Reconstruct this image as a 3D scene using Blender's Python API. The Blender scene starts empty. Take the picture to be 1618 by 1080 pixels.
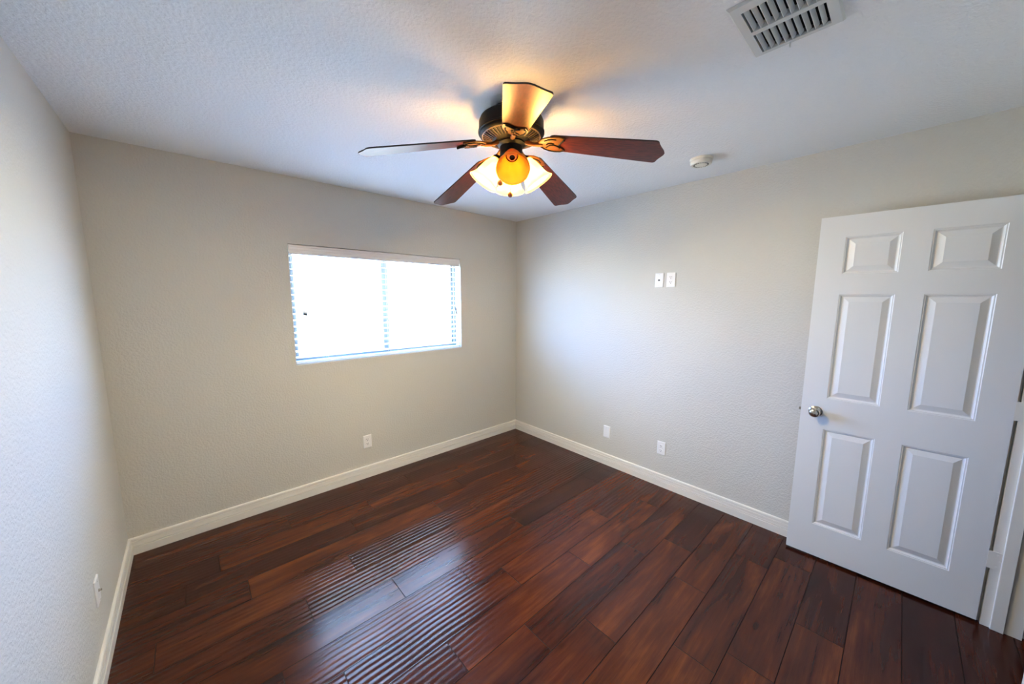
import bpy, bmesh, math, random
from mathutils import Vector, Matrix

random.seed(7)
scene = bpy.context.scene
col = scene.collection
PI = math.pi

# ------------------------------------------------------------------ camera
CAM = (-2.8634, -3.0736, 1.5868)
cam_data = bpy.data.cameras.new('camera')
cam = bpy.data.objects.new('camera', cam_data)
col.objects.link(cam)
Rr = Vector((0.73925058, -0.67342045, 0.00367029))
Ru = Vector((0.08247073, 0.09593907, 0.99196486))
Rf = Vector((0.66836155, 0.7330079, -0.12646049))
M4 = Matrix.Identity(4)
for i in range(3):
    M4[i][0] = Rr[i]; M4[i][1] = Ru[i]; M4[i][2] = -Rf[i]; M4[i][3] = CAM[i]
cam.matrix_world = M4
cam_data.sensor_fit = 'HORIZONTAL'
cam_data.sensor_width = 36.0
cam_data.lens = 559.5532 / 1618 * 36
cam_data.shift_x = -0.26 / 1618
cam_data.shift_y = 2.11 / 1618
cam_data.clip_start = 0.02
scene.camera = cam

# ------------------------------------------------------------------ light and exposure
W_STRENGTH = 13.0
W_COLOR = (0.27, 0.54, 1.22)
GROUND = (0.72, 0.79, 0.86)
LAMP_W = 118.0
LAMP_COLOR = (1.0, 0.86, 0.59)
world = bpy.data.worlds.new('daylight')
scene.world = world
world.use_nodes = True
wn = world.node_tree
# blue sky above the horizon, ground below it brightened to lift the ceiling
_tc = wn.nodes.new('ShaderNodeTexCoord'); _sx = wn.nodes.new('ShaderNodeSeparateXYZ')
_rp = wn.nodes.new('ShaderNodeValToRGB')
_rp.color_ramp.elements[0].position = 0.47; _rp.color_ramp.elements[0].color = (*GROUND, 1)
_rp.color_ramp.elements[1].position = 0.53; _rp.color_ramp.elements[1].color = (*W_COLOR, 1)
_ma = wn.nodes.new('ShaderNodeMath'); _ma.operation = 'MULTIPLY_ADD'
_ma.inputs[1].default_value = 0.5; _ma.inputs[2].default_value = 0.5
wn.links.new(_tc.outputs['Generated'], _sx.inputs[0]); wn.links.new(_sx.outputs[2], _ma.inputs[0])
wn.links.new(_ma.outputs[0], _rp.inputs[0]); wn.links.new(_rp.outputs[0], wn.nodes['Background'].inputs['Color'])
wn.nodes['Background'].inputs['Strength'].default_value = W_STRENGTH
scene.view_settings.view_transform = 'Standard'
scene.view_settings.look = 'None'
scene.view_settings.gamma = 1.0
scene.view_settings.exposure = 1.67
scene.view_settings.use_curve_mapping = False
scene.cycles.use_denoising = True
scene.cycles.max_bounces = 12
scene.cycles.diffuse_bounces = 8
scene.cycles.glossy_bounces = 6
scene.cycles.transmission_bounces = 8
scene.cycles.transparent_max_bounces = 24
scene.cycles.sample_clamp_indirect = 8.0

# room dimensions (metres)
W = 3.2539      # left wall at x = -W, right wall at x = 0
H = 2.4549
YF = -3.478     # wall with the doorway
WX0, WX1, WZ0, WZ1 = -2.2865, -0.7786, 1.0727, 1.9791

# daylight entering through the window opening
portal = bpy.data.lights.new('window_daylight', 'AREA')
portal.shape = 'RECTANGLE'
portal.size = WX1 - WX0
portal.size_y = WZ1 - WZ0
portal.cycles.is_portal = True
po = bpy.data.objects.new('window_daylight', portal)
col.objects.link(po)
po.location = ((WX0 + WX1) / 2, 0.155, (WZ0 + WZ1) / 2)
po.rotation_euler = (-PI / 2, 0, 0)


# ------------------------------------------------------------------ material helpers
class NT:
    def __init__(self, name):
        self.m = bpy.data.materials.new(name)
        self.m.use_nodes = True
        self.t = self.m.node_tree
        self.t.nodes.clear()
        self.out = self.n('ShaderNodeOutputMaterial')

    def n(self, kind, **kw):
        nd = self.t.nodes.new(kind)
        for k, v in kw.items():
            if k.startswith('i_'):
                nd.inputs[k[2:].replace('_', ' ')].default_value = v
            else:
                setattr(nd, k, v)
        return nd

    def l(self, a, b):
        self.t.links.new(a, b)

    def math(self, op, a, b=None, c=None, clamp=False):
        nd = self.n('ShaderNodeMath', operation=op, use_clamp=clamp)
        for i, v in enumerate((a, b, c)):
            if v is None: continue
            if isinstance(v, (int, float)): nd.inputs[i].default_value = v
            else: self.l(v, nd.inputs[i])
        return nd.outputs[0]

    def ramp(self, fac, stops, interp='LINEAR'):
        nd = self.n('ShaderNodeValToRGB')
        nd.color_ramp.interpolation = interp
        el = nd.color_ramp.elements
        while len(el) < len(stops): el.new(0.5)
        for e, (p, c) in zip(el, stops):
            e.position = p
            e.color = (*c, 1) if len(c) == 3 else c
        self.l(fac, nd.inputs[0])
        return nd.outputs[0]

    def mix(self, fac, a, b, blend='MIX'):
        nd = self.n('ShaderNodeMix', data_type='RGBA', blend_type=blend)
        for s, v in ((0, fac), (6, a), (7, b)):
            if isinstance(v, (int, float)): nd.inputs[s].default_value = v
            elif isinstance(v, tuple): nd.inputs[s].default_value = (*v, 1)
            else: self.l(v, nd.inputs[s])
        return nd.outputs[2]

    def bsdf(self, color=(0.8, 0.8, 0.8), rough=0.5, metal=0.0, **kw):
        b = self.n('ShaderNodeBsdfPrincipled')
        for s, v in (('Base Color', color), ('Roughness', rough), ('Metallic', metal)):
            if isinstance(v, tuple): b.inputs[s].default_value = (*v, 1)
            elif isinstance(v, (int, float)): b.inputs[s].default_value = v
            else: self.l(v, b.inputs[s])
        for k, v in kw.items():
            b.inputs[k.replace('_', ' ')].default_value = v
        return b

    def bump(self, height, strength, dist):
        nd = self.n('ShaderNodeBump')
        nd.inputs['Strength'].default_value = strength
        nd.inputs['Distance'].default_value = dist
        self.l(height, nd.inputs['Height'])
        return nd.outputs[0]

    def done(self, b):
        self.l(b.outputs[0], self.out.inputs[0])
        return self.m


def plaster(name, color, scale, dist, rough=0.8, spec=0.3):
    t = NT(name)
    co = t.n('ShaderNodeTexCoord').outputs['Object']
    a = t.n('ShaderNodeTexNoise'); t.l(co, a.inputs['Vector'])
    a.inputs['Scale'].default_value = scale; a.inputs['Detail'].default_value = 3
    v = t.n('ShaderNodeTexNoise'); t.l(co, v.inputs['Vector'])
    v.inputs['Scale'].default_value = scale * 2.7; v.inputs['Detail'].default_value = 2
    r = t.ramp(a.outputs[0], [(0.42, (0, 0, 0)), (0.6, (1, 1, 1))])
    h = t.math('ADD', r, t.math('MULTIPLY', v.outputs[0], 0.5))
    big = t.n('ShaderNodeTexNoise'); t.l(co, big.inputs['Vector'])
    big.inputs['Scale'].default_value = 1.3
    c = t.mix(big.outputs[0], tuple(x * 0.97 for x in color), tuple(min(1, x * 1.03) for x in color))
    b = t.bsdf(c, rough)
    b.inputs['Specular IOR Level'].default_value = spec
    t.l(t.bump(h, 0.55, dist), b.inputs['Normal'])
    return t.done(b)


def simple(name, color, rough=0.5, metal=0.0, noise=None, **kw):
    t = NT(name)
    b = t.bsdf(color, rough, metal, **kw)
    if noise:
        co = t.n('ShaderNodeTexCoord').outputs['Object']
        a = t.n('ShaderNodeTexNoise'); t.l(co, a.inputs['Vector'])
        a.inputs['Scale'].default_value = noise[0]
        t.l(t.bump(a.outputs[0], noise[1], 0.001), b.inputs['Normal'])
        r = t.math('MULTIPLY_ADD', a.outputs[0], 0.12, max(0.02, rough - 0.06))
        t.l(r, b.inputs['Roughness'])
    return t.done(b)


mat_wall = plaster('greige_wall_paint', (0.61, 0.59, 0.53), 80, 0.0017)
mat_ceiling = plaster('white_ceiling_texture', (0.85, 0.86, 0.86), 70, 0.0020, rough=0.9)
mat_trim = simple('white_trim_paint', (0.80, 0.765, 0.69), 0.35, noise=(40, 0.1))
mat_plate = simple('white_plastic', (0.85, 0.84, 0.82), 0.35, noise=(60, 0.05))
mat_vinyl = simple('window_vinyl', (0.17, 0.185, 0.185), 0.45, noise=(50, 0.05))
mat_slot = simple('dark_slot', (0.02, 0.018, 0.016), 0.6, noise=(80, 0.1))
mat_nickel = simple('brushed_nickel', (0.50, 0.46, 0.40), 0.22, 1.0, noise=(120, 0.08))
mat_vent = simple('vent_enamel', (0.62, 0.64, 0.63), 0.4, noise=(90, 0.08))
mat_bronze = simple('dark_bronze', (0.008, 0.007, 0.0065), 0.5, 0.0, noise=(70, 0.12), Specular_IOR_Level=0.09)
mat_rib = simple('rubbed_bronze', (0.13, 0.085, 0.045), 0.4, 0.0, noise=(70, 0.1), Specular_IOR_Level=0.25)
mat_gold = simple('antique_brass', (0.14, 0.055, 0.012), 0.42, 0.0, noise=(110, 0.15), Specular_IOR_Level=0.25)
mat_knobwood = simple('pull_knob_wood', (0.30, 0.12, 0.04), 0.35, noise=(90, 0.1))
mat_chain = simple('brass_chain', (0.5, 0.38, 0.2), 0.3, 1.0, noise=(90, 0.05))
mat_smoke = simple('ivory_plastic', (0.78, 0.77, 0.68), 0.45, noise=(60, 0.05))
mat_holder = simple('cream_porcelain', (0.75, 0.62, 0.36), 0.4, noise=(60, 0.05))
mat_cord = simple('blind_cord', (0.75, 0.74, 0.72), 0.7, noise=(200, 0.2))
mat_tassel = simple('grey_tassel', (0.06, 0.058, 0.055), 0.6, noise=(90, 0.1))


def door_paint():
    t = NT('door_white_paint')
    co = t.n('ShaderNodeTexCoord').outputs['Object']
    mp = t.n('ShaderNodeMapping'); mp.inputs['Scale'].default_value = (1, 1, 0.06)
    t.l(co, mp.inputs['Vector'])
    a = t.n('ShaderNodeTexNoise'); t.l(mp.outputs[0], a.inputs['Vector'])
    a.inputs['Scale'].default_value = 230; a.inputs['Detail'].default_value = 4
    b = t.bsdf((0.78, 0.785, 0.775), 0.33)
    t.l(t.bump(a.outputs[0], 0.5, 0.0008), b.inputs['Normal'])
    return t.done(b)


mat_door = door_paint()


def floor_wood():
    t = NT('hand_scraped_walnut_planks')
    co = t.n('ShaderNodeTexCoord').outputs['Object']
    at = t.n('ShaderNodeAttribute', attribute_name='plank')
    sp = t.n('ShaderNodeSeparateColor'); t.l(at.outputs['Color'], sp.inputs[0])
    r, g, bl = sp.outputs
    off = t.n('ShaderNodeCombineXYZ')
    t.l(t.math('MULTIPLY', r, 31.0), off.inputs[0]); t.l(t.math('MULTIPLY', g, 17.0), off.inputs[1]); t.l(t.math('MULTIPLY', r, 9.0), off.inputs[2])
    add = t.n('ShaderNodeVectorMath', operation='ADD'); t.l(co, add.inputs[0]); t.l(off.outputs[0], add.inputs[1])
    P = add.outputs[0]

    def noise(scale_v, scale, detail=4, dist=0.0, rough=0.55):
        mp = t.n('ShaderNodeMapping'); mp.inputs['Scale'].default_value = scale_v
        t.l(P, mp.inputs['Vector'])
        nd = t.n('ShaderNodeTexNoise'); t.l(mp.outputs[0], nd.inputs['Vector'])
        nd.inputs['Scale'].default_value = scale; nd.inputs['Detail'].default_value = detail
        nd.inputs['Distortion'].default_value = dist; nd.inputs['Roughness'].default_value = rough
        return nd.outputs[0]
    big = noise((1.0, 5.0, 1), 1.7, 3, 0.6)
    grain = noise((0.45, 11.0, 1), 4.5, 3, 0.3, 0.5)
    fine = noise((1.0, 22.0, 1), 16, 4, 0.3)
    v = t.math('ADD', t.math('MULTIPLY', big, 0.62), t.math('MULTIPLY', grain, 0.27))
    v = t.math('ADD', v, t.math('MULTIPLY', fine, 0.15))
    v = t.math('ADD', v, t.math('MULTIPLY_ADD', g, 0.15, -0.085))
    c = t.ramp(v, [(0.33, (0.011, 0.0023, 0.0008)), (0.45, (0.036, 0.0067, 0.0016)), (0.58, (0.076, 0.0152, 0.0031)), (0.72, (0.155, 0.038, 0.0075))])
    # hue drift from plank to plank
    c = t.mix(t.math('MULTIPLY', r, 0.35), c, (0.040, 0.008, 0.007), 'MIX')
    # knots
    mp = t.n('ShaderNodeMapping'); mp.inputs['Scale'].default_value = (1.0, 2.3, 1)
    t.l(P, mp.inputs['Vector'])
    vo = t.n('ShaderNodeTexVoronoi'); t.l(mp.outputs[0], vo.inputs['Vector'])
    vo.inputs['Scale'].default_value = 1.9
    wob = t.math('MULTIPLY_ADD', grain, 0.06, vo.outputs['Distance'])
    knot = t.ramp(wob, [(0.055, (1, 1, 1)), (0.10, (0, 0, 0))])
    c = t.mix(t.math('MULTIPLY', knot, 0.75), c, (0.012, 0.005, 0.003))
    # scraped waves running along the planks
    sx = t.n('ShaderNodeSeparateXYZ'); t.l(P, sx.inputs[0])
    lo = noise((0.8, 1.0, 1), 2.2, 2)
    ph = t.math('ADD', t.math('MULTIPLY', sx.outputs[1], 2 * PI / 0.0285), t.math('MULTIPLY', lo, 7.0))
    wave = t.math('MULTIPLY', t.math('SINE', ph), bl)
    b1 = t.bump(wave, 1.0, 0.00044)
    nb = t.n('ShaderNodeBump'); nb.inputs['Strength'].default_value = 0.10; nb.inputs['Distance'].default_value = 0.0003
    t.l(grain, nb.inputs['Height']); t.l(b1, nb.inputs['Normal'])
    rough = t.math('MULTIPLY_ADD', fine, 0.07, 0.165)
    b = t.bsdf(c, rough)
    b.inputs['Specular IOR Level'].default_value = 0.34
    b.inputs['IOR'].default_value = 1.5
    t.l(nb.outputs[0], b.inputs['Normal'])
    return t.done(b)


mat_floor = floor_wood()
mat_seam = simple('dark_plank_seam', (0.012, 0.004, 0.002), 0.5, noise=(60, 0.1), Specular_IOR_Level=0.15)


def blade_wood():
    t = NT('cherry_blade_veneer')
    co = t.n('ShaderNodeTexCoord').outputs['Object']
    mp = t.n('ShaderNodeMapping'); mp.inputs['Scale'].default_value = (0.5, 26, 26)
    t.l(co, mp.inputs['Vector'])
    a = t.n('ShaderNodeTexNoise'); t.l(mp.outputs[0], a.inputs['Vector'])
    a.inputs['Scale'].default_value = 5; a.inputs['Detail'].default_value = 4; a.inputs['Distortion'].default_value = 0.1
    c = t.ramp(a.outputs[0], [(0.3, (0.045, 0.007, 0.004)), (0.5, (0.085, 0.013, 0.007)), (0.72, (0.135, 0.022, 0.010))])
    b = t.bsdf(c, 0.31)
    b.inputs['Specular IOR Level'].default_value = 0.42
    b.inputs['Coat Weight'].default_value = 0.0
    b.inputs['Coat Roughness'].default_value = 0.25
    return t.done(b)


mat_blade = blade_wood()
mat_blade_edge = simple('dark_blade_edge', (0.02, 0.008, 0.005), 0.4, noise=(60, 0.1))


def frosted_glass(name, c1, c2, clear):
    t = NT(name)
    co = t.n('ShaderNodeTexCoord').outputs['Object']
    a = t.n('ShaderNodeTexNoise'); t.l(co, a.inputs['Vector']); a.inputs['Scale'].default_value = 25
    c = t.mix(a.outputs[0], c1, c2)
    tr = t.n('ShaderNodeBsdfTranslucent'); t.l(c, tr.inputs[0])
    di = t.bsdf(c, 0.35)
    m1 = t.n('ShaderNodeMixShader'); m1.inputs[0].default_value = 0.42
    t.l(tr.outputs[0], m1.inputs[1]); t.l(di.outputs[0], m1.inputs[2])
    tp = t.n('ShaderNodeBsdfTransparent'); tp.inputs[0].default_value = (1.0, 0.84, 0.54, 1)
    m2 = t.n('ShaderNodeMixShader'); m2.inputs[0].default_value = clear
    t.l(m1.outputs[0], m2.inputs[1]); t.l(tp.outputs[0], m2.inputs[2])
    t.l(m2.outputs[0], t.out.inputs[0])
    return t.m


mat_shade = frosted_glass('cream_frosted_glass', (1.0, 0.66, 0.22), (1.0, 0.70, 0.27), 0.28)
mat_shade_unlit = frosted_glass('unlit_frosted_glass', (0.88, 0.52, 0.11), (0.92, 0.56, 0.14), 0.03)  # same glass as the lit shades; unlit look put into colour and opacity


def bulb_mat():
    t = NT('lit_bulb_glass')
    e = t.n('ShaderNodeEmission'); e.inputs[0].default_value = (1, 0.72, 0.36, 1); e.inputs[1].default_value = 45
    t.l(e.outputs[0], t.out.inputs[0])
    return t.m


mat_bulb = bulb_mat()


def pane_glass():
    t = NT('window_pane_glass')
    tp = t.n('ShaderNodeBsdfTransparent'); tp.inputs[0].default_value = (0.93, 0.97, 0.97, 1)
    gl = t.n('ShaderNodeBsdfGlossy'); gl.inputs['Roughness'].default_value = 0.02
    m = t.n('ShaderNodeMixShader'); m.inputs[0].default_value = 0.06
    t.l(tp.outputs[0], m.inputs[1]); t.l(gl.outputs[0], m.inputs[2])
    t.l(m.outputs[0], t.out.inputs[0])
    return t.m


mat_pane = pane_glass()


def slat_mat():
    t = NT('white_blind_slats')
    co = t.n('ShaderNodeTexCoord').outputs['Object']
    mp = t.n('ShaderNodeMapping'); mp.inputs['Scale'].default_value = (1, 20, 20)
    t.l(co, mp.inputs['Vector'])
    a = t.n('ShaderNodeTexNoise'); t.l(mp.outputs[0], a.inputs['Vector']); a.inputs['Scale'].default_value = 6
    c = t.mix(a.outputs[0], (0.86, 0.86, 0.86), (0.92, 0.92, 0.92))
    di = t.bsdf(c, 0.4)
    tr = t.n('ShaderNodeBsdfTranslucent'); tr.inputs[0].default_value = (0.85, 0.88, 0.9, 1)
    m = t.n('ShaderNodeMixShader'); m.inputs[0].default_value = 0.25
    t.l(di.outputs[0], m.inputs[1]); t.l(tr.outputs[0], m.inputs[2])
    t.l(m.outputs[0], t.out.inputs[0])
    return t.m


mat_slat = slat_mat()
mat_valance = simple('valance_white', (0.80, 0.77, 0.74), 0.45, noise=(60, 0.05))


# ------------------------------------------------------------------ mesh helpers
def link(name, bm, mats, parent=None, smooth=None, loc=None, rot=None):
    me = bpy.data.meshes.new(name)
    bmesh.ops.recalc_face_normals(bm, faces=bm.faces)
    bm.to_mesh(me); bm.free()
    for m in (mats if isinstance(mats, (list, tuple)) else [mats]): me.materials.append(m)
    o = bpy.data.objects.new(name, me)
    col.objects.link(o)
    if parent: o.parent = parent
    if loc: o.location = loc
    if rot: o.rotation_euler = rot
    if smooth is not None:
        for p in me.polygons: p.use_smooth = True
        if smooth < 3.1:
            me.set_sharp_from_angle(angle=smooth)
    return o


def empty(name, loc, rotz=0, parent=None):
    o = bpy.data.objects.new(name, None)
    col.objects.link(o)
    o.empty_display_size = 0.05
    o.location = loc
    o.rotation_euler = (0, 0, rotz)
    if parent: o.parent = parent
    return o


def tag(o, label=None, cat=None, group=None, kind=None):
    if label: o['label'] = label
    if cat: o['category'] = cat
    if group: o['group'] = group
    if kind: o['kind'] = kind
    return o


def box(bm, x0, x1, y0, y1, z0, z1, bevel=0.0, mi=0, seg=1):
    vs = [bm.verts.new((x, y, z)) for x in (x0, x1) for y in (y0, y1) for z in (z0, z1)]
    q = [(0, 1, 3, 2), (4, 6, 7, 5), (0, 4, 5, 1), (2, 3, 7, 6), (0, 2, 6, 4), (1, 5, 7, 3)]
    fs = [bm.faces.new([vs[i] for i in f]) for f in q]
    for f in fs: f.material_index = mi
    if bevel > 0:
        es = list({e for f in fs for e in f.edges})
        r = bmesh.ops.bevel(bm, geom=es, offset=bevel, segments=seg, affect='EDGES', profile=0.5)
        for f in r['faces']: f.material_index = mi
    return fs


def lathe(bm, prof, seg=32, mat=Matrix.Identity(4), mi=0, caps=True):
    """prof = list of (r, h) along local z"""
    rings = []
    for r, h in prof:
        if r < 1e-6:
            rings.append([bm.verts.new(mat @ Vector((0, 0, h)))])
        else:
            rings.append([bm.verts.new(mat @ Vector((r * math.cos(2 * PI * k / seg), r * math.sin(2 * PI * k / seg), h))) for k in range(seg)])
    for a, b in zip(rings, rings[1:]):
        for k in range(seg):
            k2 = (k + 1) % seg
            if len(a) == 1 and len(b) == 1: continue
            if len(a) == 1: f = bm.faces.new((a[0], b[k], b[k2]))
            elif len(b) == 1: f = bm.faces.new((a[k], b[0], a[k2]))
            else: f = bm.faces.new((a[k], b[k], b[k2], a[k2]))
            f.material_index = mi
    if caps:
        for rg in (rings[0], rings[-1]):
            if len(rg) > 2:
                f = bm.faces.new(rg); f.material_index = mi


def tube(bm, pts, r, seg=8, mi=0):
    pts = [Vector(p) for p in pts]
    rs = r if isinstance(r, (list, tuple)) else [r] * len(pts)
    rings = []
    up = Vector((0, 0, 1))
    for i, p in enumerate(pts):
        d = (pts[min(i + 1, len(pts) - 1)] - pts[max(i - 1, 0)]).normalized()
        a = d.cross(up)
        if a.length < 1e-3: a = d.cross(Vector((1, 0, 0)))
        a.normalize(); b = d.cross(a)
        rings.append([bm.verts.new(p + (a * math.cos(2 * PI * k / seg) + b * math.sin(2 * PI * k / seg)) * rs[i]) for k in range(seg)])
    for A, B in zip(rings, rings[1:]):
        for k in range(seg):
            f = bm.faces.new((A[k], A[(k + 1) % seg], B[(k + 1) % seg], B[k])); f.material_index = mi
    for rg in (rings[0], rings[-1]):
        f = bm.faces.new(rg); f.material_index = mi


def axis_matrix(origin, direction):
    q = Vector(direction).normalized().to_track_quat('Z', 'Y')
    return Matrix.Translation(Vector(origin)) @ q.to_matrix().to_4x4()


# ------------------------------------------------------------------ room shell
TH = 0.16
bm = bmesh.new()
box(bm, -W - TH, 0 + TH, 0, TH, -0.1, WZ0)
box(bm, -W - TH, 0 + TH, 0, TH, WZ1, H + 0.1)
box(bm, -W - TH, WX0, 0, TH, WZ0, WZ1)
box(bm, WX1, 0 + TH, 0, TH, WZ0, WZ1)
tag(link('wall_back', bm, mat_wall), 'greige textured wall holding the wide window', kind='structure')
bm = bmesh.new(); box(bm, 0, TH, -5.0, 0, -0.1, H + 0.1)
tag(link('wall_right', bm, mat_wall), 'greige textured wall to the right of the corner, behind the open door', kind='structure')
bm = bmesh.new(); box(bm, -W - TH, -W, YF - 0.122, 0, -0.1, H + 0.1)
tag(link('wall_left', bm, mat_wall), 'greige textured wall at the left edge of the view', kind='structure')
VX0, VX1, VY0, VY1 = -1.546, -1.298, -2.838, -2.656     # opening behind the air vent
bm = bmesh.new()
box(bm, -W - TH, VX0, -5.0, TH, H, H + 0.1); box(bm, VX1, TH, -5.0, TH, H, H + 0.1)
box(bm, VX0, VX1, -5.0, VY0, H, H + 0.1); box(bm, VX0, VX1, VY1, TH, H, H + 0.1)
tag(link('ceiling', bm, mat_ceiling), 'white textured ceiling', kind='structure')

DX1, DX0, DZ = -0.082, -0.890, 2.068     # rough doorway
YB = YF - 0.122
bm = bmesh.new()
box(bm, -W - TH, DX0, YB, YF, -0.1, H + 0.1)
box(bm, DX1, 0, YB, YF, -0.1, H + 0.1)
box(bm, DX0, DX1, YB, YF, DZ, H + 0.1)
tag(link('wall_front', bm, mat_wall), 'greige wall with the doorway', kind='structure')
bm = bmesh.new()
box(bm, -2.2, 0.0, -5.0, -4.9, -0.1, H + 0.1)
box(bm, -2.3, -2.2, -5.0, YB, -0.1, H + 0.1)
tag(link('wall_hallway', bm, mat_wall), 'greige hallway wall beyond the doorway', kind='structure')

# floor: individual planks with eased edges, one floor
ROWH = 0.1785
joints = {-5: [-1.9, -1.0], -4: [-2.46, -1.55, -0.66], -3: [-2.85, -1.95, -1.1, -0.3], -2: [-3.0, -2.13, -1.25, -0.5], -1: [-2.741, -1.57, -0.68],
          0: [-3.1, -2.257, -1.371, -0.485], 1: [-2.53, -1.644, -0.76], 2: [-3.018, -2.132, -1.245, -0.36],
          3: [-2.695, -1.806, -0.923], 4: [-2.50, -1.615, -0.73], 5: [-2.987, -2.103, -1.212, -0.33],
          6: [-2.65, -1.77, -0.88], 7: [-2.41, -1.524, -0.64], 8: [-2.69, -1.80, -0.915], 9: [-3.1, -2.2, -1.33, -0.45],
          10: [-2.07, -1.188, -0.3]}
waveamp = {0: 1.25, 1: 1.35, 2: 0.12, 3: 0.8, 4: 1.0, 5: 0.7, 6: 0.5, -1: 0.45, -2: 0.3}
tones = {(0, 0): 0.5, (-1, 1): 0.85, (0, 1): 0.95, (7, 1): 0.8, (7, 2): 0.75, (8, 2): 0.95, (5, 2): 0.7, (5, 3): 0.9, (6, 2): 0.35, (2, 2): 0.3, (1, 1): 0.55, (-1, 0): 0.45}
bm = bmesh.new()
lay = bm.loops.layers.float_color.new('plank')
rnd = random.Random(11)
for i in range(-6, 24):
    y1 = -0.90 - ROWH * i; y0 = y1 - ROWH
    y1 = min(y1, 0.0)
    if y0 < -5.0: y0 = -5.0
    if y1 - y0 < 0.004 or y1 <= -5.0: continue
    js = joints.get(i)
    if js is None:
        o = rnd.uniform(0.1, 0.85); js = [-W + o + 0.886 * k for k in range(4)]
    xs = [-W] + sorted(x for x in js if -W + 0.05 < x < -0.05) + [0.0]
    for n_, (xa, xb) in enumerate(zip(xs, xs[1:])):
        cr, cg = rnd.random(), rnd.random()
        cg = tones.get((i, n_), cg * 0.9)
        cb = waveamp.get(i, rnd.uniform(0.15, 0.6)) * rnd.uniform(0.85, 1.0)
        e, d = 0.0019, 0.0011
        z = 0.0
        A = [bm.verts.new(p) for p in ((xa, y0, z - d), (xb, y0, z - d), (xb, y1, z - d), (xa, y1, z - d))]
        B = [bm.verts.new(p) for p in ((xa + e, y0 + e, z), (xb - e, y0 + e, z), (xb - e, y1 - e, z), (xa + e, y1 - e, z))]
        fs = [bm.faces.new(B)] + [bm.faces.new((A[k], A[(k + 1) % 4], B[(k + 1) % 4], B[k])) for k in range(4)]
        for f in fs:
            for lp in f.loops: lp[lay] = (cr, cg, cb, 1)
        for f in fs[1:]: f.material_index = 1
fs = box(bm, -W - TH, TH, -5.0, 0, -0.12, -0.0013, mi=1)
tag(link('floor', bm, [mat_floor, mat_seam]), 'dark reddish-brown hand-scraped wood plank floor', kind='structure')


# baseboards -------------------------------------------------------
BP = [(0.0, 0.0), (0.0158, 0.0), (0.0158, 0.047), (0.0135, 0.0475), (0.0080, 0.0490), (0.0080, 0.0535), (0.0150, 0.0550), (0.0150, 0.061),
      (0.0135, 0.0635), (0.0130, 0.083), (0.0085, 0.0845), (0.0085, 0.0875), (0.0128, 0.0890), (0.0122, 0.1015), (0.0095, 0.1060), (0.0050, 0.1082), (0.0, 0.1082)]


def baseboard(name, p0, p1, nrm, m0, m1, label):
    p0, p1, nrm = Vector(p0), Vector(p1), Vector(nrm)
    d = (p1 - p0).normalized()
    bm = bmesh.new()
    A = [bm.verts.new(p0 + d * (t * m0) + nrm * t + Vector((0, 0, z))) for t, z in BP]
    B = [bm.verts.new(p1 - d * (t * m1) + nrm * t + Vector((0, 0, z))) for t, z in BP]
    for k in range(len(BP) - 1): bm.faces.new((A[k], A[k + 1], B[k + 1], B[k]))
    bm.faces.new(A); bm.faces.new(B)
    return tag(link(name, bm, mat_trim), label, kind='structure')


baseboard('baseboard_back', (-W, 0, 0), (0, 0, 0), (0, -1, 0), 1, 1, 'white moulded baseboard under the window')
baseboard('baseboard_right', (0, 0, 0), (0, YF + 0.02, 0), (-1, 0, 0), 1, 0, 'white moulded baseboard running behind the door')
baseboard('baseboard_left', (-W, YF, 0), (-W, 0, 0), (1, 0, 0), 1, 1, 'white moulded baseboard at the left edge')
baseboard('baseboard_front', (-W, YF, 0), (-0.945, YF, 0), (0, 1, 0), 1, 0, 'white moulded baseboard beside the doorway')

# door frame: jambs, stops, casing ----------------------------------
JX1, JX0, JZ = -0.100, -0.872, 2.050
bm = bmesh.new()
box(bm, JX1, DX1, YB, YF, 0, DZ, 0.001)
box(bm, DX0, JX0, YB, YF, 0, DZ, 0.001)
box(bm, JX0, JX1, YB, YF, JZ, DZ, 0.001)
box(bm, JX1 - 0.011, JX1, YF - 0.070, YF - 0.029, 0, JZ, 0.002)
box(bm, JX0, JX0 + 0.011, YF - 0.070, YF - 0.029, 0, JZ, 0.002)
box(bm, JX0 + 0.011, JX1 - 0.011, YF - 0.070, YF - 0.029, JZ - 0.011, JZ, 0.002)
for y0, y1 in ((YF, YF + 0.011), (YB - 0.012, YB)):
    box(bm, JX0 - 0.060, JX0 - 0.005, y0, y1, 0, JZ + 0.06, 0.003)
    box(bm, JX1 + 0.022, JX1 + 0.075, y0, y1, 0, JZ + 0.06, 0.003)
    box(bm, JX0 - 0.005, JX1 + 0.022, y0, y1, JZ + 0.005, JZ + 0.06, 0.003)
tag(link('trim_1', bm, mat_trim), 'white door frame at the right edge', kind='structure')

# ------------------------------------------------------------------ door leaf
door = empty('door_1', (-0.1057, -3.4664, 0), PI / 2 + 0.0341)
tag(door, 'white six-panel door standing open against the right wall', kind='structure')
DW, DT = 0.755, 0.035
Z0, Z1 = 0.015, 2.047
SX = [0, 0.106, 0.326, 0.427, 0.643, DW]
SZ = [Z0, 0.217, 0.823, 1.008, 1.615, 1.727, 1.932, Z1]
bm = bmesh.new()
V = {}
for side in (0, 1):
    y = 0.0 if side == 0 else -DT
    for a, x in enumerate(SX):
        for b, z in enumerate(SZ): V[side, a, b] = bm.verts.new((x, y, z))
holes = [(a, b) for a in (1, 3) for b in (1, 3, 5)]
for side in (0, 1):
    for a in range(5):
        for b in range(7):
            if (a, b) in holes: continue
            bm.faces.new([V[side, a, b], V[side, a + 1, b], V[side, a + 1, b + 1], V[side, a, b + 1]])
for a in range(5):
    for b in (0, 7): bm.faces.new([V[0, a, b], V[0, a + 1, b], V[1, a + 1, b], V[1, a, b]])
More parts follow.
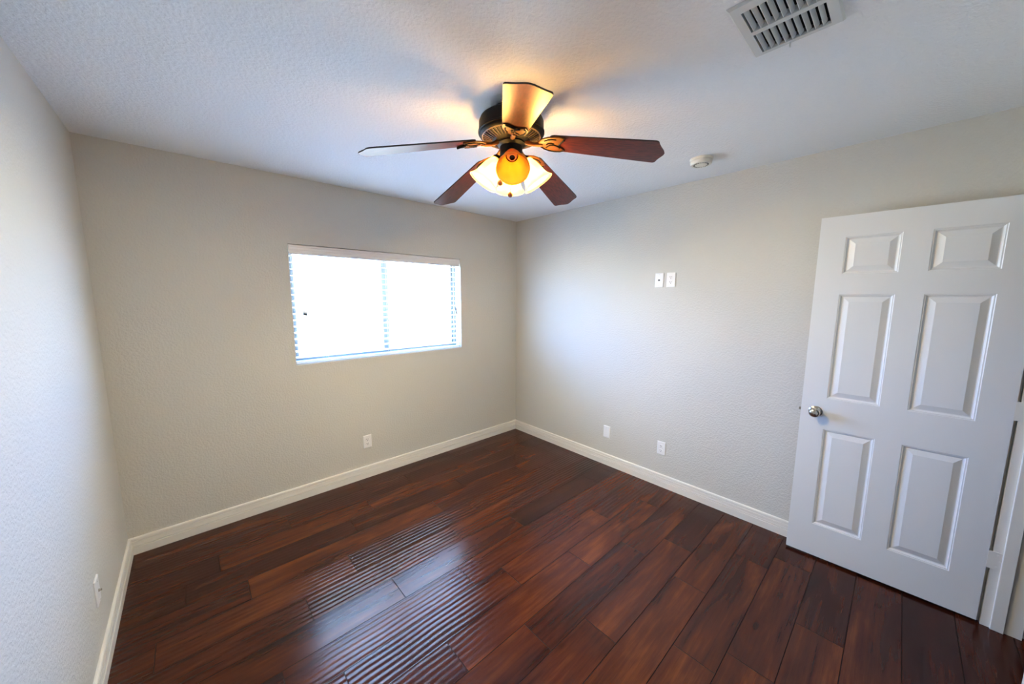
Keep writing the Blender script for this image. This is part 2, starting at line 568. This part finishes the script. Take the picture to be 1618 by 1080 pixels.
for b in range(7):
    for a in (0, 5): bm.faces.new([V[0, a, b], V[0, a, b + 1], V[1, a, b + 1], V[1, a, b]])
link('door_leaf', bm, mat_door, door)
PR = [(0, 0), (0.0025, -0.0022), (0.0065, -0.0026), (0.0085, -0.0065), (0.0125, -0.0100), (0.0165, -0.0105), (0.0185, -0.0095), (0.0400, -0.0022), (0.0425, -0.0012)]
for a, b in holes:
    bm = bmesh.new()
    x0, x1, z0, z1 = SX[a], SX[a + 1], SZ[b], SZ[b + 1]
    for side in (0, 1):
        prev = None
        for ins, dep in PR:
            y = dep if side == 0 else -DT - dep
            rg = [bm.verts.new(p) for p in ((x0 + ins, y, z0 + ins), (x1 - ins, y, z0 + ins), (x1 - ins, y, z1 - ins), (x0 + ins, y, z1 - ins))]
            if prev:
                for k in range(4): bm.faces.new((prev[k], prev[(k + 1) % 4], rg[(k + 1) % 4], rg[k]))
            prev = rg
        bm.faces.new(prev)
    link('door_panel', bm, mat_door, door)

# knob: rosette, neck and ball on both faces
bm = bmesh.new()
Mk = axis_matrix((0.687, 0, 0.921), (0, 1, 0))
lathe(bm, [(0.0, 0.0), (0.032, 0.0), (0.033, 0.003), (0.030, 0.006), (0.018, 0.008), (0.0125, 0.011), (0.0115, 0.022), (0.0135, 0.028),
           (0.022, 0.033), (0.0265, 0.040), (0.0275, 0.047), (0.0255, 0.055), (0.019, 0.061), (0.010, 0.0645), (0.0, 0.0655)], 36, Mk)
tag(link('door_knob', bm, mat_nickel, door, smooth=0.9), 'satin nickel round knob')
bm = bmesh.new()
Mk = axis_matrix((0.687, -DT, 0.921), (0, -1, 0))
lathe(bm, [(0.0, 0.0), (0.032, 0.0), (0.033, 0.003), (0.030, 0.006), (0.018, 0.008), (0.0125, 0.011), (0.0115, 0.020), (0.0135, 0.026),
           (0.022, 0.030), (0.0265, 0.036), (0.0275, 0.042), (0.0255, 0.049), (0.019, 0.054), (0.0, 0.057)], 36, Mk)
tag(link('door_knob', bm, mat_nickel, door, smooth=0.9), 'satin nickel knob on the side facing the wall')
bm = bmesh.new()
box(bm, DW, DW + 0.0015, -0.030, -0.005, 0.892, 0.950, 0.0005)
box(bm, DW + 0.0015, DW + 0.012, -0.0235, -0.0115, 0.913, 0.929, 0.002)
link('latch_plate', bm, mat_nickel, door)
for hz in (0.347, 1.083, 1.86):
    bm = bmesh.new()
    zl, zh = hz - 0.0445, hz + 0.0445
    box(bm, -0.040, 0.002, -0.0022, 0.0003, zl, zh, 0.0005)
    for k in range(5):
        hh = (zh - zl) / 5
        lathe(bm, [(0.0065, 0), (0.0065, hh - 0.001)], 14, Matrix.Translation((-0.006, -DT - 0.004, zl + k * hh)))
    box(bm, -0.0075, -0.0045, -DT - 0.004, -0.002, zl, zh)
    for sx_, sz_ in ((-0.020, -0.030), (-0.027, 0.0), (-0.020, 0.030)):
        lathe(bm, [(0.0035, 0.0), (0.003, 0.0009), (0.0, 0.0011)], 12, axis_matrix((sx_ - 0.008, 0.0003, hz + sz_), (0, 1, 0)))
    link('hinge', bm, mat_trim, door)

# ------------------------------------------------------------------ window in the recess
win = empty('window_1', ((WX0 + WX1) / 2, 0.10, WZ0))
tag(win, 'wide sliding window behind white blinds', kind='structure')
hw, hh = (WX1 - WX0) / 2, WZ1 - WZ0


def frame(bm, x0, x1, y0, y1, z0, z1, t, bevel=0.003):
    box(bm, x0, x1, y0, y1, z0, z0 + t, bevel); box(bm, x0, x1, y0, y1, z1 - t, z1, bevel)
    box(bm, x0, x0 + t, y0, y1, z0 + t, z1 - t, bevel); box(bm, x1 - t, x1, y0, y1, z0 + t, z1 - t, bevel)


bm = bmesh.new(); frame(bm, -hw, hw, 0.0, 0.045, 0, hh, 0.022)
link('window_frame', bm, mat_vinyl, win)
bm = bmesh.new(); frame(bm, -hw + 0.023, 0.030, 0.004, 0.021, 0.023, hh - 0.023, 0.020)
box(bm, -0.026, 0.010, 0.0035, 0.0205, 0.043, hh - 0.043, 0.003)
s1 = link('window_sash', bm, mat_vinyl, win)
bm = bmesh.new(); frame(bm, -0.026, hw - 0.023, 0.023, 0.041, 0.023, hh - 0.023, 0.020)
s2 = link('window_sash', bm, mat_vinyl, win)
bm = bmesh.new(); box(bm, -hw + 0.043, -0.026, 0.010, 0.014, 0.043, hh - 0.043)
link('pane', bm, mat_pane, s1)
bm = bmesh.new(); box(bm, -0.006, hw - 0.043, 0.030, 0.034, 0.043, hh - 0.043)
link('pane', bm, mat_pane, s2)

# ------------------------------------------------------------------ window blind
blind = empty('window_blind', ((WX0 + WX1) / 2, 0.045, WZ0))
tag(blind, 'white horizontal slat blind filling the bright window', 'window blind')
bw = hw - 0.006
bm = bmesh.new()
# valance: moulded front board with returns, sits flush with the wall face
VP = [(-0.031, 0.0), (-0.034, 0.004), (-0.034, 0.014), (-0.0305, 0.018), (-0.0305, 0.033), (-0.033, 0.036), (-0.033, 0.052), (-0.0365, 0.057), (-0.0365, 0.067), (-0.033, 0.071), (-0.026, 0.071), (-0.026, 0.0)]
zt = hh - 0.004 - 0.071
A = [bm.verts.new((-bw, y, zt + z)) for y, z in VP]; B = [bm.verts.new((bw, y, zt + z)) for y, z in VP]
for k in range(len(VP)): bm.faces.new((A[k], A[(k + 1) % len(VP)], B[(k + 1) % len(VP)], B[k]))
bm.faces.new(A); bm.faces.new(B)
link('valance', bm, mat_valance, blind)
bm = bmesh.new(); box(bm, -bw + 0.004, bw - 0.004, -0.024, 0.026, hh - 0.052, hh - 0.006, 0.002)
link('head_rail', bm, mat_valance, blind)
# slats
NS, SP = 17, 0.0480
zs0 = 0.052
tilt = math.radians(9)
bm = bmesh.new()
for k in range(NS):
    zc = zs0 + k * SP
    pts = []
    for j in range(7):
        u = -0.025 + 0.05 * j / 6
        c = 0.0022 * (1 - (u / 0.025) ** 2)
        yy = u * math.cos(tilt) - c * math.sin(tilt); zz = u * math.sin(tilt) + c * math.cos(tilt)
        pts.append((yy, zz))
    th = 0.0014
    lo = [[bm.verts.new((x, y, zc + z - th)) for y, z in pts] for x in (-bw, bw)]
    up = [[bm.verts.new((x, y, zc + z + th)) for y, z in pts] for x in (-bw, bw)]
    for j in range(6):
        bm.faces.new((lo[0][j], lo[0][j + 1], lo[1][j + 1], lo[1][j]))
        bm.faces.new((up[0][j], up[1][j], up[1][j + 1], up[0][j + 1]))
    bm.faces.new((lo[0][0], lo[1][0], up[1][0], up[0][0])); bm.faces.new((lo[0][6], up[0][6], up[1][6], lo[1][6]))
    for e_ in (0, 1): bm.faces.new(lo[e_] + up[e_][::-1])
link('slats', bm, mat_slat, blind, smooth=0.6)
bm = bmesh.new(); box(bm, -bw, bw, -0.024, 0.026, 0.0035, 0.022, 0.004, seg=2)
link('bottom_rail', bm, mat_slat, blind)
for cx_ in (-0.52, 0.0, 0.52):
    bm = bmesh.new()
    for yy in (-0.027, 0.027):
        tube(bm, [(cx_, yy, 0.03), (cx_, yy, hh - 0.05)], 0.0009, 6)
    link('ladder_cord', bm, mat_cord, blind)
for cx_, zz in ((-0.676, 0.378), (-0.662, 0.372), (0.700, 0.385), (0.712, 0.352)):
    bm = bmesh.new(); tube(bm, [(cx_, -0.030, zz + 0.02), (cx_, -0.030, hh - 0.06)], 0.0009, 6)
    c_ = link('pull_cord', bm, mat_cord, blind)
    bm = bmesh.new()
    lathe(bm, [(0.0, 0.0), (0.0070, 0.0), (0.0078, 0.008), (0.0060, 0.024), (0.0024, 0.036), (0.0, 0.036)], 14, Matrix.Translation((cx_, -0.030, zz)))
    tag(link('tassel', bm, mat_tassel, c_, smooth=0.9), 'small grey tassel')

# ------------------------------------------------------------------ wall plates
PWD, PHT = 0.070, 0.1143


def plate_bm():
    bm = bmesh.new()
    w, h = PWD / 2, PHT / 2
    rings = []
    for ins, y in ((0, 0), (0, -0.0035), (0.0025, -0.0058), (0.008, -0.0065)):
        rings.append([bm.verts.new(p) for p in ((-w + ins, y, -h + ins), (w - ins, y, -h + ins), (w - ins, y, h - ins), (-w + ins, y, h - ins))])
    for a, b in zip(rings, rings[1:]):
        for k in range(4): bm.faces.new((a[k], a[(k + 1) % 4], b[(k + 1) % 4], b[k]))
    bm.faces.new(rings[-1]); bm.faces.new(rings[0])
    return bm


def screw(parent, z):
    bm = bmesh.new()
    lathe(bm, [(0.0, 0.0), (0.0034, 0.0), (0.003, 0.0012), (0.0, 0.0016)], 14, axis_matrix((0, -0.0065, z), (0, -1, 0)))
    box(bm, -0.0028, 0.0028, -0.0084, -0.0080, z - 0.0004, z + 0.0004, mi=1)
    return link('screw', bm, [mat_plate, mat_slot], parent)


def duplex(loc, rotz, label, cat='electrical outlet'):
    t = empty('duplex_outlet', loc, rotz)
    tag(t, label, cat)
    link('cover_plate', plate_bm(), mat_plate, t)
    for s in (-1, 1):
        bm = bmesh.new()
        zc = s * 0.0195
        # rounded receptacle face with flat top and bottom
        ring = []
        for k in range(32):
            a = 2 * PI * k / 32
            ring.append((0.0172 * math.cos(a), max(-0.0135, min(0.0135, 0.0172 * math.sin(a)))))
        A = [bm.verts.new((x, -0.0060, zc + z)) for x, z in ring]; B = [bm.verts.new((x, -0.0084, zc + z)) for x, z in ring]
        C_ = [bm.verts.new((x * 0.94, -0.0090, zc + z * 0.94)) for x, z in ring]
        for P_, Q_ in ((A, B), (B, C_)):
            for k in range(32): bm.faces.new((P_[k], P_[(k + 1) % 32], Q_[(k + 1) % 32], Q_[k]))
        bm.faces.new(C_)
        rc = link('receptacle', bm, mat_plate, t)
        bm = bmesh.new()
        box(bm, -0.0078, -0.0050, -0.0093, -0.0088, zc - 0.0005, zc + 0.0085)
        box(bm, 0.0050, 0.0074, -0.0093, -0.0088, zc + 0.0005, zc + 0.0080)
        lathe(bm, [(0.0, 0.0), (0.0030, 0.0), (0.0030, 0.0005), (0.0, 0.0005)], 14, axis_matrix((0, -0.0088, zc - 0.0072), (0, -1, 0)))
        link('slots', bm, mat_slot, rc)
    screw(t, 0.0)
    return t


RX, LX = -PI / 2, PI / 2
duplex((-1.789, 0, 0.328), 0, 'white duplex outlet low on the wall under the window')
duplex((0, -1.811, 1.736), RX, 'white duplex outlet high on the right wall beside the small jack plate')
duplex((0, -1.812, 0.334), RX, 'white duplex outlet low on the right wall above the baseboard')

t = empty('jack_plate', (0, -1.715, 1.736), RX)
tag(t, 'white wall plate with one small dark jack, high on the right wall', 'wall plate')
link('cover_plate', plate_bm(), mat_plate, t)
bm = bmesh.new()
box(bm, -0.0075, 0.0075, -0.0088, -0.0060, -0.0055, 0.0055, 0.001)
tag(link('jack', bm, mat_slot, t), 'dark jack socket')
screw(t, 0.044); screw(t, -0.044)

t = empty('blank_plate', (0, -1.283, 0.325), RX)
tag(t, 'plain white blank wall plate low on the right wall, nearest the corner', 'wall plate')
link('cover_plate', plate_bm(), mat_plate, t)
screw(t, 0.040); screw(t, -0.040)

t = empty('coax_plate', (-W, -0.865, 0.337), LX)
tag(t, 'white wall plate low on the left wall seen almost edge on', 'wall plate')
link('cover_plate', plate_bm(), mat_plate, t)
bm = bmesh.new()
lathe(bm, [(0.0, 0.0), (0.0065, 0.0), (0.0065, 0.003), (0.0046, 0.0032), (0.0046, 0.010), (0.0, 0.010)], 16, axis_matrix((0, -0.006, 0), (0, -1, 0)))
link('coax_connector', bm, mat_nickel, t)
screw(t, 0.042); screw(t, -0.042)

# ------------------------------------------------------------------ ceiling air vent
vent = empty('air_vent', (-1.430, -2.748, H))
tag(vent, 'pale grey louvred air vent in the ceiling near the top edge', 'air vent')
vx, vy = 0.154, 0.121          # half sizes
bm = bmesh.new()
ix0, ix1, iy0, iy1 = -0.116, 0.132, -0.090, 0.092
# rim as bevelled picture frame
def ringz(bm, outer, inner, zo, zi):
    A = [bm.verts.new((x, y, zo)) for x, y in outer]; B = [bm.verts.new((x, y, zi)) for x, y in inner]
    for k in range(4): bm.faces.new((A[k], A[(k + 1) % 4], B[(k + 1) % 4], B[k]))
    return A, B
def rect(x0, x1, y0, y1): return [(x0, y0), (x1, y0), (x1, y1), (x0, y1)]
ringz(bm, rect(-vx, vx, -vy, vy), rect(-vx, vx, -vy, vy), 0, -0.003)
ringz(bm, rect(-vx, vx, -vy, vy), rect(-vx + 0.006, vx - 0.006, -vy + 0.006, vy - 0.006), -0.003, -0.009)
ringz(bm, rect(-vx + 0.006, vx - 0.006, -vy + 0.006, vy - 0.006), rect(ix0, ix1, iy0, iy1), -0.009, -0.009)
ringz(bm, rect(ix0, ix1, iy0, iy1), rect(ix0, ix1, iy0, iy1), -0.009, 0.012)
bmesh.ops.remove_doubles(bm, verts=bm.verts, dist=1e-5)
box(bm, -0.004, 0.016, iy0, iy1, -0.0095, 0.012)
link('vent_frame', bm, mat_vent, vent)
bm = bmesh.new()
box(bm, ix0, ix1, iy0, iy1, 0.098, 0.1)
for q in ((ix0, ix0 + 0.001, iy0, iy1), (ix1 - 0.001, ix1, iy0, iy1), (ix0, ix1, iy0, iy0 + 0.001), (ix0, ix1, iy1 - 0.001, iy1)): box(bm, *q, 0.012, 0.098)
tag(link('duct', bm, mat_slot, vent), 'dark duct opening behind the louvres')
for bx0, bx1 in ((ix0, -0.004), (0.016, ix1)):
    for k in range(9):
        yc = iy1 - 0.014 - k * 0.0196
        bm = bmesh.new()
        P4 = [(0.0070, -0.0085), (-0.0018, 0.0034), (-0.0005, 0.0041), (0.0083, -0.0080)]
        A = [bm.verts.new((bx0, yc + y, z)) for y, z in P4]; B = [bm.verts.new((bx1, yc + y, z)) for y, z in P4]
        for q in range(4): bm.faces.new((A[q], A[(q + 1) % 4], B[(q + 1) % 4], B[q]))
        bm.faces.new(A); bm.faces.new(B)
        link('louvre', bm, mat_vent, vent)
bm = bmesh.new(); box(bm, 0.139, 0.150, 0.014, 0.018, -0.022, -0.008, 0.001)
link('damper_lever', bm, mat_vent, vent)

# ------------------------------------------------------------------ smoke detector
sd = empty('smoke_detector', (-0.411, -2.136, H))
tag(sd, 'round ivory smoke detector on the ceiling near the right wall', 'smoke detector')
bm = bmesh.new()
lathe(bm, [(0.0, 0.0), (0.066, 0.0), (0.066, -0.010), (0.064, -0.012), (0.0, -0.012)], 40)
link('mounting_base', bm, mat_smoke, sd, smooth=0.5)
bm = bmesh.new()
lathe(bm, [(0.0, -0.0115), (0.060, -0.0115), (0.0615, -0.016), (0.0605, -0.030), (0.057, -0.036), (0.047, -0.0375), (0.045, -0.0355), (0.036, -0.0355), (0.034, -0.038), (0.012, -0.040), (0.010, -0.0385), (0.0, -0.0385)], 40)
link('sensor_body', bm, mat_smoke, sd, smooth=0.5)
bm = bmesh.new()
for k in range(20):
    a = 2 * PI * k / 20
    M_ = Matrix.Rotation(a, 4, 'Z')
    n0 = len(bm.verts)
    box(bm, 0.0365, 0.0425, -0.004, 0.004, -0.0368, -0.0350)
    bm.verts.ensure_lookup_table()
    for v_ in bm.verts[n0:]: v_.co = M_ @ v_.co
tag(link('sensor_slots', bm, mat_slot, sd), 'dark sensor slots')

# ------------------------------------------------------------------ ceiling fan
FX, FY = -1.6666, -1.7494
fan = empty('ceiling_fan', (FX, FY, H))
tag(fan, 'dark bronze ceiling fan with five cherry blades and four glass lamp shades', 'ceiling fan')
def zz(z): return z - H      # world height to fan-local

bm = bmesh.new()
lathe(bm, [(0.0, 0.0), (0.090, 0.0), (0.093, -0.004), (0.093, -0.016), (0.088, -0.022), (0.080, -0.030), (0.0, -0.030)], 48)
link('canopy', bm, mat_bronze, fan, smooth=0.6)
bm = bmesh.new()
lathe(bm, [(0.0, zz(2.436)), (0.070, zz(2.436)), (0.105, zz(2.434)), (0.130, zz(2.428)), (0.146, zz(2.416)), (0.152, zz(2.402)), (0.153, zz(2.362)),
           (0.156, zz(2.360)), (0.156, zz(2.354)), (0.151, zz(2.351)), (0.151, zz(2.347)), (0.147, zz(2.342)), (0.140, zz(2.339)), (0.136, zz(2.340)),
           (0.088, zz(2.322)), (0.080, zz(2.318)), (0.074, zz(2.312)), (0.0, zz(2.312))], 64)
link('motor_housing', bm, mat_bronze, fan, smooth=0.5)
bm = bmesh.new()
for k in range(44):
    a = 2 * PI * k / 44
    ca, sa = math.cos(a), math.sin(a)
    tube(bm, [(0.134 * ca, 0.134 * sa, zz(2.338)), (0.112 * ca, 0.112 * sa, zz(2.3285)), (0.090 * ca, 0.090 * sa, zz(2.321))], [0.0024, 0.0021, 0.0017], 6)
lathe(bm, [(0.134, zz(2.3405)), (0.139, zz(2.3375)), (0.134, zz(2.335))], 64, caps=False)
link('vent_ribs', bm, mat_rib, fan, smooth=1.0)
bm = bmesh.new()
lathe(bm, [(0.0, zz(2.316)), (0.066, zz(2.316)), (0.068, zz(2.306)), (0.060, zz(2.300)), (0.053, zz(2.296)), (0.053, zz(2.262)), (0.056, zz(2.258)), (0.058, zz(2.250)),
           (0.057, zz(2.226)), (0.050, zz(2.214)), (0.036, zz(2.206)), (0.018, zz(2.202)), (0.014, zz(2.194)), (0.008, zz(2.188)), (0.0, zz(2.186))], 48)
link('switch_housing', bm, mat_bronze, fan, smooth=0.6)

# blades and blade brackets: built once, then copied round the hub
ZB = 2.3293
PIT, DROOP = -0.1804, 0.216
cp_, sp_ = math.cos(PIT), math.sin(PIT)
def bp(rr, s, up=0.0): return (rr - up * 0.2, s * cp_ - up * sp_, s * sp_ - DROOP * rr + up)

half = [(0.186, 0.030), (0.190, 0.043), (0.197, 0.051), (0.210, 0.0555), (0.30, 0.0600), (0.42, 0.0665), (0.54, 0.0728), (0.625, 0.0770), (0.638, 0.0765), (0.646, 0.0725),
        (0.650, 0.0650), (0.6535, 0.0540), (0.660, 0.0400), (0.668, 0.0260), (0.675, 0.0130), (0.678, 0.0)]
outline = [(r_, s_) for r_, s_ in half] + [(r_, -s_) for r_, s_ in reversed(half[:-1])]
bm = bmesh.new()
top = [bm.verts.new(bp(r_, s_, 0.006)) for r_, s_ in outline]
bot = [bm.verts.new(bp(r_, s_, 0.0)) for r_, s_ in outline]
f1 = bm.faces.new(top); f2 = bm.faces.new(bot)
for k in range(len(outline)):
    f = bm.faces.new((top[k], top[(k + 1) % len(outline)], bot[(k + 1) % len(outline)], bot[k])); f.material_index = 1
blade0 = link('blade', bm, [mat_blade, mat_blade_edge], fan)

# bracket: arm from the hub, heart shaped medallion; dark tubes stand in for shade in its scroll cut-outs
heart = [(0.120, 0.0), (0.132, 0.020), (0.146, 0.036), (0.166, 0.049), (0.190, 0.055), (0.212, 0.054), (0.232, 0.049), (0.246, 0.040), (0.238, 0.030), (0.226, 0.018),
         (0.222, 0.0), (0.230, -0.014), (0.242, -0.027), (0.255, -0.041), (0.252, -0.051), (0.236, -0.055), (0.208, -0.055), (0.180, -0.050), (0.154, -0.038), (0.136, -0.020)]
bm = bmesh.new()
def drop(r_): return 0.0 if r_ > 0.19 else -0.004 * (0.19 - r_) / 0.07
A = [bm.verts.new(bp(r_, s_, -0.0005 + drop(r_))) for r_, s_ in heart]
B = [bm.verts.new(bp(r_, s_, -0.0055 + drop(r_))) for r_, s_ in heart]
ctr = (0.185, 0.0)
C_ = [bm.verts.new(bp(r_ + (ctr[0] - r_) * 0.07, s_ * 0.93, -0.0072 + drop(r_))) for r_, s_ in heart]
n_ = len(heart)
for P_, Q_ in ((A, B), (B, C_)):
    for k in range(n_): bm.faces.new((P_[k], P_[(k + 1) % n_], Q_[(k + 1) % n_], Q_[k]))
bm.faces.new(A); bm.faces.new(C_)
bracket0 = link('blade_bracket', bm, mat_gold, fan, smooth=0.7)
bm = bmesh.new()
tube(bm, [(0.060, 0, -0.012), (0.085, 0, -0.026), (0.105, 0, -0.034), (0.130, 0, -0.037), (0.150, 0, -0.041)], [0.012, 0.010, 0.009, 0.011, 0.007], 10)
arm0 = link('bracket_arm', bm, mat_gold, bracket0, smooth=1.0)
bm = bmesh.new()
def cut_shade(pts, w=0.0022):
    tube(bm, [bp(r_, s_, -0.0074 + drop(r_)) for r_, s_ in pts], w, 6)
cut_shade([(0.134, 0.010), (0.150, 0.030), (0.172, 0.043), (0.198, 0.048), (0.222, 0.045), (0.236, 0.037)], 0.0040)
cut_shade([(0.226, 0.018), (0.216, 0.006), (0.200, -0.002), (0.184, 0.000), (0.170, 0.010), (0.160, 0.022)], 0.0042)
cut_shade([(0.166, -0.002), (0.176, -0.012), (0.190, -0.014), (0.202, -0.010)], 0.0042)
cut_shade([(0.160, -0.028), (0.178, -0.038), (0.198, -0.042), (0.216, -0.041)], 0.0036)
cut_shade([(0.222, 0.0), (0.229, -0.015), (0.241, -0.029), (0.251, -0.043)], 0.0040)
cut_shade0 = tag(link('bracket_cut_shade', bm, mat_bronze, bracket0, smooth=1.0), 'dark curling lines standing in for shade in the scroll cut-outs')
TILT = Matrix.Rotation(-0.0367, 4, 'X') @ Matrix.Rotation(-0.0137, 4, 'Y')
fan_base = Matrix.Translation((0, 0, zz(ZB))) @ TILT
for k in range(5):
    a = 5.3061 + k * 2 * PI / 5
    if k == 0: b_, br_ = blade0, bracket0
    else:
        b_ = blade0.copy(); col.objects.link(b_); b_.parent = fan
        br_ = bracket0.copy(); col.objects.link(br_); br_.parent = fan
        for ch in (arm0, cut_shade0):
            c_ = ch.copy(); col.objects.link(c_); c_.parent = br_
    for o_ in (b_, br_): o_.matrix_local = fan_base @ Matrix.Rotation(a, 4, 'Z')

# lamps: four arms, sockets and bell shades; three have a lit bulb
SH = [(0.0265, 0.000), (0.0285, 0.006), (0.0330, 0.018), (0.0400, 0.034), (0.0455, 0.052), (0.0490, 0.070), (0.0525, 0.086), (0.0580, 0.102), (0.0660, 0.115), (0.0735, 0.124)]
for az, lit in ((231, False), (141, True), (321, True), (51, True)):
    a = math.radians(az)
    ca, sa = math.cos(a), math.sin(a)
    n0 = Vector((0.066 * ca, 0.066 * sa, zz(2.238)))
    hv, dv = (0.069, -0.106) if lit else (0.085, -0.092)      # the empty one is tipped up further
    d = Vector((hv * ca, hv * sa, dv)).normalized()
    Ms = axis_matrix(n0, d)
    bm = bmesh.new()
    tube(bm, [(0.040 * ca, 0.040 * sa, zz(2.240)), (0.054 * ca, 0.054 * sa, zz(2.250)), tuple(n0 - d * 0.010)], 0.011, 12)
    arm_ = link('lamp_arm', bm, mat_bronze, fan, smooth=1.0)
    bm = bmesh.new()
    lathe(bm, [(0.0, -0.016), (0.018, -0.016), (0.026, -0.008), (0.0285, 0.0), (0.0285, 0.010), (0.0268, 0.010), (0.024, 0.0), (0.0, 0.0)], 28, Ms)
    so_ = link('lamp_socket', bm, mat_bronze, fan, smooth=0.7)
    bm = bmesh.new()
    lathe(bm, [(0.0, 0.0005), (0.0262, 0.0005), (0.0262, 0.004), (0.018, 0.012), (0.016, 0.026), (0.0125, 0.026)], 24, Ms, caps=False)
    lathe(bm, [(0.0125, 0.026), (0.0120, 0.010), (0.0, 0.010)], 24, Ms, mi=1, caps=False)
    link('bulb_holder', bm, [mat_holder, mat_slot], so_, smooth=0.7)
    bm = bmesh.new()
    lathe(bm, SH, 48, Ms, caps=False)
    sh_ = link('lamp_shade', bm, mat_shade if lit else mat_shade_unlit, fan, smooth=3.2)
    md = sh_.modifiers.new('thickness', 'SOLIDIFY'); md.thickness = 0.0025; md.offset = -1
    if lit:
        bm = bmesh.new()
        lathe(bm, [(0.0, 0.018), (0.010, 0.020), (0.013, 0.032), (0.019, 0.046), (0.022, 0.058), (0.019, 0.070), (0.011, 0.078), (0.0, 0.080)], 20, Ms)
        link('light_bulb', bm, mat_bulb, so_, smooth=3.2)
        L = bpy.data.lights.new('lamp_glow', 'POINT')
        L.energy = LAMP_W; L.color = LAMP_COLOR; L.shadow_soft_size = 0.024
        lo_ = bpy.data.objects.new('lamp_glow', L); col.objects.link(lo_)
        lo_.location = Vector((FX, FY, H)) + (Ms @ Vector((0, 0, 0.058)))
    else:
        tag(sh_, 'glass shade facing the viewer, its unlit look put into the colour')

# pull chains with wooden knobs
for (kx, ky, kz, top_z) in ((-0.070, -0.001, 2.120, 2.215), (-0.033, -0.030, 2.068, 2.205)):
    bm = bmesh.new()
    n_b = int((top_z - kz - 0.012) / 0.0045)
    for q in range(n_b):
        bmesh.ops.create_icosphere(bm, subdivisions=1, radius=0.0016, matrix=Matrix.Translation((kx, ky, zz(kz + 0.012 + q * 0.0045))))
    tube(bm, [(kx, ky, zz(kz + 0.010)), (kx, ky, zz(top_z))], 0.0006, 5)
    tube(bm, [(kx, ky, zz(top_z)), (kx * 0.6, ky * 0.6, zz(top_z + 0.010))], 0.002, 6)
    ch_ = link('pull_chain', bm, mat_chain, fan)
    bm = bmesh.new()
    lathe(bm, [(0.0, 0.013), (0.005, 0.012), (0.010, 0.007), (0.0125, 0.0), (0.011, -0.006), (0.006, -0.0105), (0.0, -0.012)], 20, Matrix.Translation((kx, ky, zz(kz))))
    tag(link('pull_knob', bm, mat_knobwood, ch_, smooth=3.2), 'small turned wooden pull knob')
